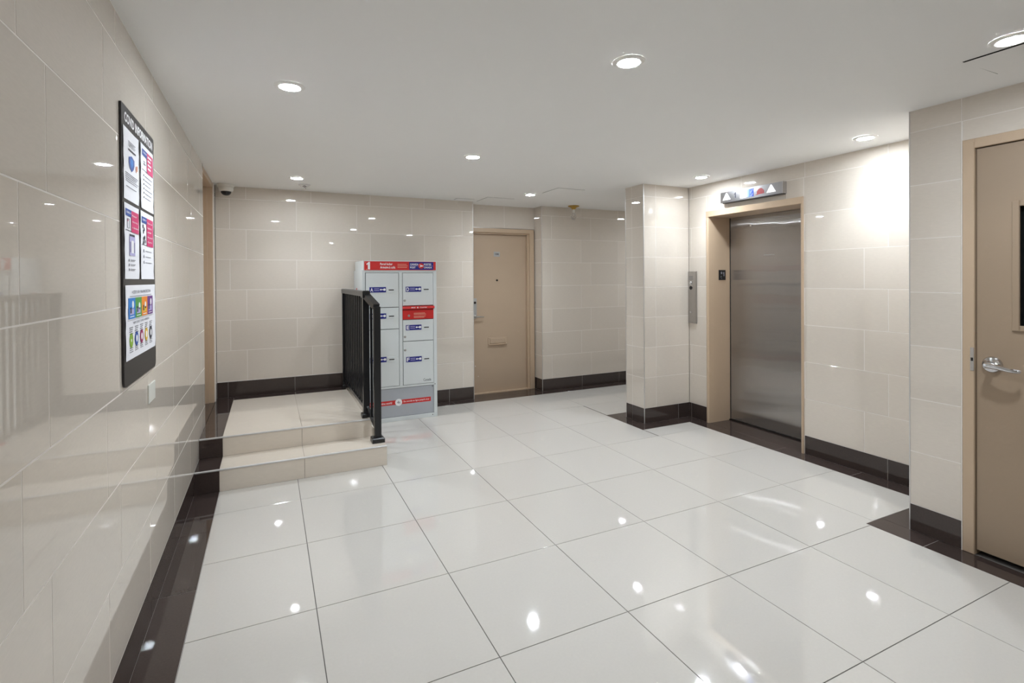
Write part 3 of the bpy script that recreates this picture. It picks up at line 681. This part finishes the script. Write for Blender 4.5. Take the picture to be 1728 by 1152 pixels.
# ------------------------------------------------------------------ railing
def railing():
    t = thing('stair_railing', (0.74, 4.9, S2Z), 'black metal railing with thin balusters along the landing edge', 'railing')
    xr = 0.733; zt = 1.352; xl, yl = 0.778, 4.083; yu, yw = 4.325, 5.60
    def post(x, y, z0, z1, base=0.046, bz=0.036):
        p = MB().abox(x-0.026, x+0.026, y-0.026, y+0.026, z0, z1, 0.002).build('post', 'black_paint', t)
        b = MB(); b.abox(x-base, x+base, y-base, y+base, z0, z0+bz, 0.008); b.build('post_base', 'black_paint', p)
        return p
    post(xr, yu, S2Z+0.0012, zt-0.035, 0.040); post(xr, yw, S2Z+0.0012, zt-0.035, 0.034); post(xl, yl, S1Z+0.0012, 1.232, 0.049, 0.038)
    MB().abox(xr-0.026, xr+0.026, yu+0.02, yw+0.055, zt-0.045, zt, 0.006).build('top_rail', 'black_paint', t)
    MB().abox(xr-0.031, xr+0.031, yu-0.046, yu+0.034, zt-0.055, zt+0.004, 0.008).build('rail_elbow', 'black_paint', t)
    MB().beam((xr+0.004, yu-0.03, zt-0.040), (xl-0.003, yl-0.005, 1.232), 0.052, 0.044).build('sloped_rail', 'black_paint', t)
    MB().beam((xr, yu+0.02, S2Z+0.075), (xr, yw, S2Z+0.075), 0.028, 0.030).build('bottom_rail', 'black_paint', t)
    MB().beam((xr+0.006, yu-0.02, S2Z+0.085), (xl, yl+0.015, S1Z+0.085), 0.022, 0.026).build('sloped_bottom_rail', 'black_paint', t)
    n = 11; first = None
    for k in range(n):
        y = yu + (yw-yu)*(k+1)/(n+1)
        if first is None:
            first = MB().abox(xr-0.0085, xr+0.0085, y-0.0085, y+0.0085, S2Z+0.085, zt-0.042).build('baluster', 'black_paint', t); fy = y
        else:
            c = first.copy(); C.objects.link(c); c.parent = t; c.location = (0, y-fy, 0)
    MB().beam((0.757, 4.205, 0.285), (0.757, 4.205, 1.262), 0.017, 0.017).build('baluster', 'black_paint', t)
railing()

# ------------------------------------------------------------------ notice board and its sheets
BO = L+0.0005
def board():
    t = thing('notice_board', (BO, 2.44, 1.07), 'tall black notice board titled COVID INFORMATION on the tiled wall', 'notice board')
    fr = FL(BO); y0, y1, z0, z1 = 2.166, 2.712, 1.068, 2.078; r = 0.028
    pts = []
    for (cx_, cz_, a0) in ((y1-r, z0+r, -90), (y1-r, z1-r, 0), (y0+r, z1-r, 90), (y0+r, z0+r, 180)):
        rr = r if cz_ < 1.5 else 0.004
        cx2 = y1-rr if cx_ > 2.4 else y0+rr; cz2 = z0+rr if cz_ < 1.5 else z1-rr
        for k in range(6): an = math.radians(a0+18*k); pts.append((cx2+rr*math.cos(an), cz2+rr*math.sin(an)))
    MB().prism(fr, pts, 0, 0.007).build('panel', 'board_black', t)
    lettering('COVID INFORMATION', fr, 2.205, 2.020, 0.476, 0.036, 0.0076, 'white_print', t, bold=0.035)
board()
def sheet(name, label, u0, u1, v0, v1, draw, curl=0.0):
    t = thing(name, (BO+0.0075, (u0+u1)/2, v0), label, 'poster', 'printed sheets pinned to the notice board')
    fr = FL(BO+0.0076)
    mb = MB(); n = 8; grid = []
    for i in range(n+1):
        row = []
        for j in range(5):
            u = u0+(u1-u0)*j/4; v = v0+(v1-v0)*i/n
            d = 0.0006+0.0018*abs(math.sin(i*1.3+j*0.9+u0*7))*(1 if j in (0, 4) else 0.3)
            row.append((u, v, d))
        grid.append(row)
    fb = [[mb.bm.verts.new(fr(*q)) for q in row] for row in grid]; bk = [[mb.bm.verts.new(fr(q[0], q[1], q[2]-0.0005)) for q in row] for row in grid]
    for i in range(n):
        for j in range(4):
            mb.bm.faces.new((fb[i][j], fb[i][j+1], fb[i+1][j+1], fb[i+1][j])); mb.bm.faces.new((bk[i][j], bk[i+1][j], bk[i+1][j+1], bk[i][j+1]))
    s = mb.build('paper', 'paper', t, True)
    fp = FL(BO+0.0076+0.0027)
    def P(m, a0, a1, b0, b1, nm='print_block', lift=0.0):        # fractions of the sheet
        return MB().box(fp, u0+(u1-u0)*a0, u0+(u1-u0)*a1, v0+(v1-v0)*b0, v0+(v1-v0)*b1, -0.0004+lift, lift+0.0001).build(nm, m, t)
    def T(s_, m, a0, a1, b0, b1, bold=0.02):
        return lettering(s_, fp, u0+(u1-u0)*a0, v0+(v1-v0)*b0, (u1-u0)*(a1-a0), (v1-v0)*(b1-b0), 0.0006, m, t, bold=bold)
    def D(m, a, b, ra, lift=0.0, nm='print_spot', ry=None):
        return MB().disc(fp, u0+(u1-u0)*a, v0+(v1-v0)*b, ra, -0.0004+lift, lift+0.0001, 20, ry).build(nm, m, t)
    def G(m, pts, lift=0.0, nm='print_shape'):
        return MB().prism(fp, [(u0+(u1-u0)*a, v0+(v1-v0)*b) for a, b in pts], -0.0004+lift, lift+0.0001).build(nm, m, t)
    draw(P, T, D, G)
def s1(P, T, D, G):
    for i in range(4): P('grey_print', 0.30, 0.76-0.05*(i % 2), 0.84-i*0.022, 0.846-i*0.022, 'print_line')
    P('dark_print', 0.30, 0.78, 0.715, 0.735, 'print_line')
    G('blue_print', [(0.32, 0.62), (0.50, 0.655), (0.68, 0.62), (0.68, 0.54), (0.62, 0.48), (0.50, 0.43), (0.38, 0.48), (0.32, 0.54)], nm='shield')
    G('sky_print', [(0.42, 0.60), (0.50, 0.62), (0.58, 0.60), (0.58, 0.54), (0.50, 0.48), (0.42, 0.54)], 0.0003, nm='shield_core')
    P('pale_red', 0.78, 0.82, 0.47, 0.56); P('orange_print', 0.86, 0.89, 0.50, 0.58)
    for i in range(5): P('grey_print', 0.10, 0.94-0.08*(i % 3), 0.37-i*0.028, 0.378-i*0.028, 'print_line')
    P('grey_print', 0.14, 0.80, 0.185, 0.193, 'print_line')
def s2(P, T, D, G):
    P('blue_print', 0.10, 0.46, 0.83, 0.925); T('COVID-19', 'white_print', 0.14, 0.43, 0.865, 0.895)
    P('pink_print', 0.46, 0.95, 0.60, 0.925)
    for i, wd in enumerate((0.30, 0.22, 0.28, 0.24)): P('white_print', 0.52, 0.52+wd, 0.855-i*0.062, 0.885-i*0.062, 'print_line', 0.0003)
    P('grey_print', 0.20, 0.38, 0.70, 0.715); P('grey_print', 0.20, 0.34, 0.74, 0.75); P('dark_print', 0.08, 0.47, 0.603, 0.609, 'print_line')
    for i in range(6):
        P('grey_print', 0.30, 0.86-0.06*(i % 3), 0.52-i*0.068, 0.528-i*0.068, 'print_line'); D('dark_print', 0.20, 0.525-i*0.068, 0.004)
def s3(P, T, D, G):
    P('blue_print', 0.06, 0.44, 0.835, 0.925); T('COVID-19', 'white_print', 0.10, 0.41, 0.868, 0.896)
    P('pink_print', 0.44, 0.96, 0.635, 0.925)
    T('Physical', 'white_print', 0.49, 0.79, 0.845, 0.875, 0.01); T('distancing', 'white_print', 0.49, 0.87, 0.765, 0.795, 0.01); T('in elevators', 'white_print', 0.49, 0.93, 0.690, 0.716, 0.01)
    P('grey_print', 0.17, 0.19, 0.68, 0.80); P('grey_print', 0.17, 0.33, 0.676, 0.682); P('grey_print', 0.31, 0.33, 0.68, 0.80); P('grey_print', 0.17, 0.33, 0.795, 0.802); P('pink_print', 0.18, 0.23, 0.765, 0.79)
    P('dark_print', 0.06, 0.44, 0.642, 0.649, 'print_line')
    P('dark_print', 0.32, 0.66, 0.575, 0.605); P('lilac_print', 0.30, 0.68, 0.315, 0.575); P('white_print', 0.42, 0.58, 0.35, 0.52, lift=0.0003)
    for a in (0.34, 0.62): P('dark_print', a, a+0.03, 0.36, 0.50, lift=0.0003)
    for i in range(3):
        P('grey_print', 0.36, 0.70, 0.255-i*0.062, 0.262-i*0.062, 'print_line'); P('grey_print', 0.36, 0.64, 0.24-i*0.062, 0.246-i*0.062, 'print_line'); D('grey_print', 0.27, 0.25-i*0.062, 0.005)
def s4(P, T, D, G):
    P('blue_print', 0.06, 0.43, 0.83, 0.92); T('COVID-19', 'white_print', 0.10, 0.40, 0.862, 0.890)
    P('pink_print', 0.43, 0.94, 0.50, 0.92)
    for s_, w_, b in (('Clean your', 0.40, 0.835), ('hands to', 0.33, 0.765), ('prevent', 0.30, 0.695), ('the spread', 0.40, 0.620), ('of germs', 0.34, 0.548)): T(s_, 'white_print', 0.47, 0.47+w_, b, b+0.034, 0.01)
    for (a, b) in ((0.16, 0.78), (0.24, 0.74), (0.18, 0.70), (0.28, 0.62), (0.20, 0.60), (0.30, 0.56), (0.18, 0.54)): D('dark_print', a, b, 0.008)
    P('dark_print', 0.06, 0.43, 0.505, 0.512, 'print_line')
    for i in range(3): D('grey_print', 0.20, 0.42-i*0.085, 0.007); P('grey_print', 0.32, 0.80-0.05*(i % 2), 0.415-i*0.085, 0.423-i*0.085, 'print_line')
def s5(P, T, D, G):
    T('4 STEPS FOR VIRUS PROTECTION', 'dark_print', 0.18, 0.80, 0.885, 0.925, 0.01)
    P('grey_print', 0.12, 0.84, 0.845, 0.853, 'print_line')
    for i, (m, nm) in enumerate((('sky_print', 0), ('green_print', 0), ('orange_print', 0), ('purple_print', 0))):
        a = 0.07+i*0.205
        P(m, a, a+0.205, 0.545, 0.825)
        D('white_print', a+0.13, 0.735 if i in (0, 3) else 0.70, 0.014, 0.0003); P('lilac_print' if i != 2 else 'yellow_print', a+0.04, a+0.16, 0.60, 0.675, lift=0.0003)
        P('white_print', a+0.04, a+0.165, 0.568, 0.578, 'print_line', 0.0003); P('dark_print', a+0.05, a+0.085, 0.62, 0.70, lift=0.0005)
    P('grey_print', 0.05, 0.92, 0.525, 0.529, 'print_line')
    T('HOW DOES COVID-19 SPREAD?', 'dark_print', 0.20, 0.74, 0.470, 0.500, 0.01)
    for i, m in enumerate(('lime_print', 'blue_print', 'crimson_print', 'yellow_print', 'dark_print')):
        a = 0.145+i*0.165
        for k in range(4): P('dark_print', a-0.055+0.01*(k % 2), a+0.055-0.012*(k % 3), 0.425-k*0.028, 0.432-k*0.028, 'print_line')
        D(m, a, 0.255, 0.027, ry=0.027); D('white_print', a, 0.255, 0.0135 if m != 'lime_print' else 0.006, 0.0003)
        for k in range(3): P('dark_print', a-0.05, a+0.05-0.015*(k % 2), 0.148-k*0.026, 0.154-k*0.026, 'print_line')
sheet('paper_notice', 'white notice with a blue shield pinned under the board title', 2.180, 2.408, 1.742, 2.000, s1)
sheet('paper_notice', 'white notice with a magenta block and bulleted lines, level with the shield notice', 2.446, 2.684, 1.742, 2.004, s2)
sheet('paper_notice', 'physical distancing notice with a lilac elevator drawing', 2.182, 2.400, 1.455, 1.728, s3)
sheet('paper_notice', 'clean your hands notice with a magenta block', 2.432, 2.676, 1.455, 1.730, s4)
sheet('paper_notice', 'large white poster with four coloured squares and five round icons', 2.184, 2.692, 1.160, 1.432, s5)
wp = thing('wall_plate', (L, 2.64, 0.92), 'pale blank wall plate below the notice board', 'plate')
MB().box(FL(L+0.0005), 2.575, 2.705, 0.925, 1.005, 0, 0.005, 0.002).build('cover', 'plate_pale', wp)

# ------------------------------------------------------------------ ceiling fixtures
fc = FC(H)
def pot(x, y, label, first=[None]):
    if first[0] is None:
        t = thing('ceiling_spotlight', (x, y, H), label, 'ceiling light', 'round downlights in the ceiling')
        MB().lathe(fc, x, -y, [(0.047, 0.0005), (0.047, 0.007), (0.050, 0.0085), (0.060, 0.008), (0.068, 0.003), (0.070, 0.0005)], 40).build('trim_ring', 'lamp_trim', t, True)
        MB().disc(fc, x, -y, 0.0465, 0.0008, 0.0065, 32).build('lamp_lens', 'lamp_glow', t)
        ld = bpy.data.lights.new('beam', 'AREA'); ld.shape = 'DISK'; ld.size = 0.086; ld.energy = BEAM_W; ld.color = LAMP_COL[:3]; ld.spread = math.radians(BEAM_SPREAD)
        lo = bpy.data.objects.new('beam', ld); C.objects.link(lo); lo.parent = t; lo.location = (0, 0, -0.0075)
        first[0] = t
    else:
        t = copy_tree(first[0]); t.location = (x, y, H); t['label'] = label
pot(0.100, 2.640, 'round ceiling downlight near the top of the notice board wall')
pot(1.416, 1.747, 'round ceiling downlight over the middle of the polished floor')
pot(2.669, 0.957, 'round ceiling downlight beside the tilted ceiling hatch by the brown glazed door')
pot(1.417, 3.584, 'round ceiling downlight over the floor in front of the parcel locker')
pot(0.241, 4.969, 'round ceiling downlight over the raised landing')
pot(2.633, 4.939, 'round ceiling downlight in front of the flat door')
pot(3.640, 3.463, 'round ceiling downlight in the lift bay beside the pillar')
pot(3.640, 2.044, 'round ceiling downlight in the lift bay beside the end of the right wall')
pot(1.420, -1.900, 'unseen round downlight added near the lobby end wall for fill light')  # added behind the camera as fill for the near end
pot(5.000, 4.940, 'unseen round downlight added to brighten the corridor behind the pillar')  # added out of view to brighten the dark corridor
def dome_camera():
    x, y = -0.366, 5.565
    t = thing('security_camera', (x, y, H), 'white dome security camera in the ceiling corner over the landing', 'camera')
    MB().lathe(fc, x, -y, [(0, 0.0005), (0.072, 0.0005), (0.073, 0.018), (0.064, 0.026), (0.064, 0.052), (0.058, 0.066), (0.044, 0.072), (0.0, 0.070)], 36).build('housing', 'cam_white', t, True)
    MB().lathe(fc, x, -y, [(0.046, 0.068), (0.044, 0.082), (0.036, 0.096), (0.022, 0.106), (0, 0.110)], 30).build('dome', 'dome_dark', t, True)
    MB().box(fc, x-0.078, x-0.060, -y-0.012, -y+0.012, 0.001, 0.030, 0.002).build('cable_tab', 'cam_white', t)
dome_camera()
def sprinkler():
    x, y = 0.325, 5.30
    t = thing('sprinkler_head', (x, y, H), 'small chrome sprinkler rosette on the ceiling over the landing', 'sprinkler')
    MB().lathe(fc, x, -y, [(0.056, 0.0005), (0.056, 0.004), (0.040, 0.014), (0.024, 0.018), (0.020, 0.018)], 32).build('rosette', 'chrome', t, True)
    MB().lathe(fc, x, -y, [(0.020, 0.002), (0.010, 0.020), (0.008, 0.034), (0.0, 0.036)], 18).build('nozzle', 'chrome', t, True)
    MB().disc(fc, x, -y, 0.018, 0.036, 0.038, 16).build('deflector', 'chrome', t)
sprinkler()
def bulb():
    x, y = 3.56, 5.50
    t = thing('bare_bulb_fixture', (x, y, H), 'brass ceiling fitting with a bare clear glass bulb by the corridor wall', 'light fixture')
    MB().lathe(fc, x, -y, [(0, 0.0005), (0.072, 0.0005), (0.072, 0.010), (0.052, 0.018), (0.034, 0.026), (0.020, 0.046), (0, 0.046)], 32).build('canopy', 'brass', t, True)
    MB().lathe(fc, x, -y, [(0, 0.046), (0.014, 0.046), (0.014, 0.088), (0, 0.088)], 18).build('socket', 'cam_white', t, True)
    MB().lathe(fc, x, -y, [(0.013, 0.086), (0.016, 0.100), (0.032, 0.118), (0.038, 0.138), (0.033, 0.158), (0.018, 0.172), (0, 0.176)], 28).build('glass_bulb', 'clear_glass', t, True)
    MB().tube([(x-0.012, y, H-0.120), (x-0.006, y, H-0.140), (x+0.006, y, H-0.140), (x+0.012, y, H-0.120)], 0.0018, 6).build('filament', 'chrome', t)
bulb()
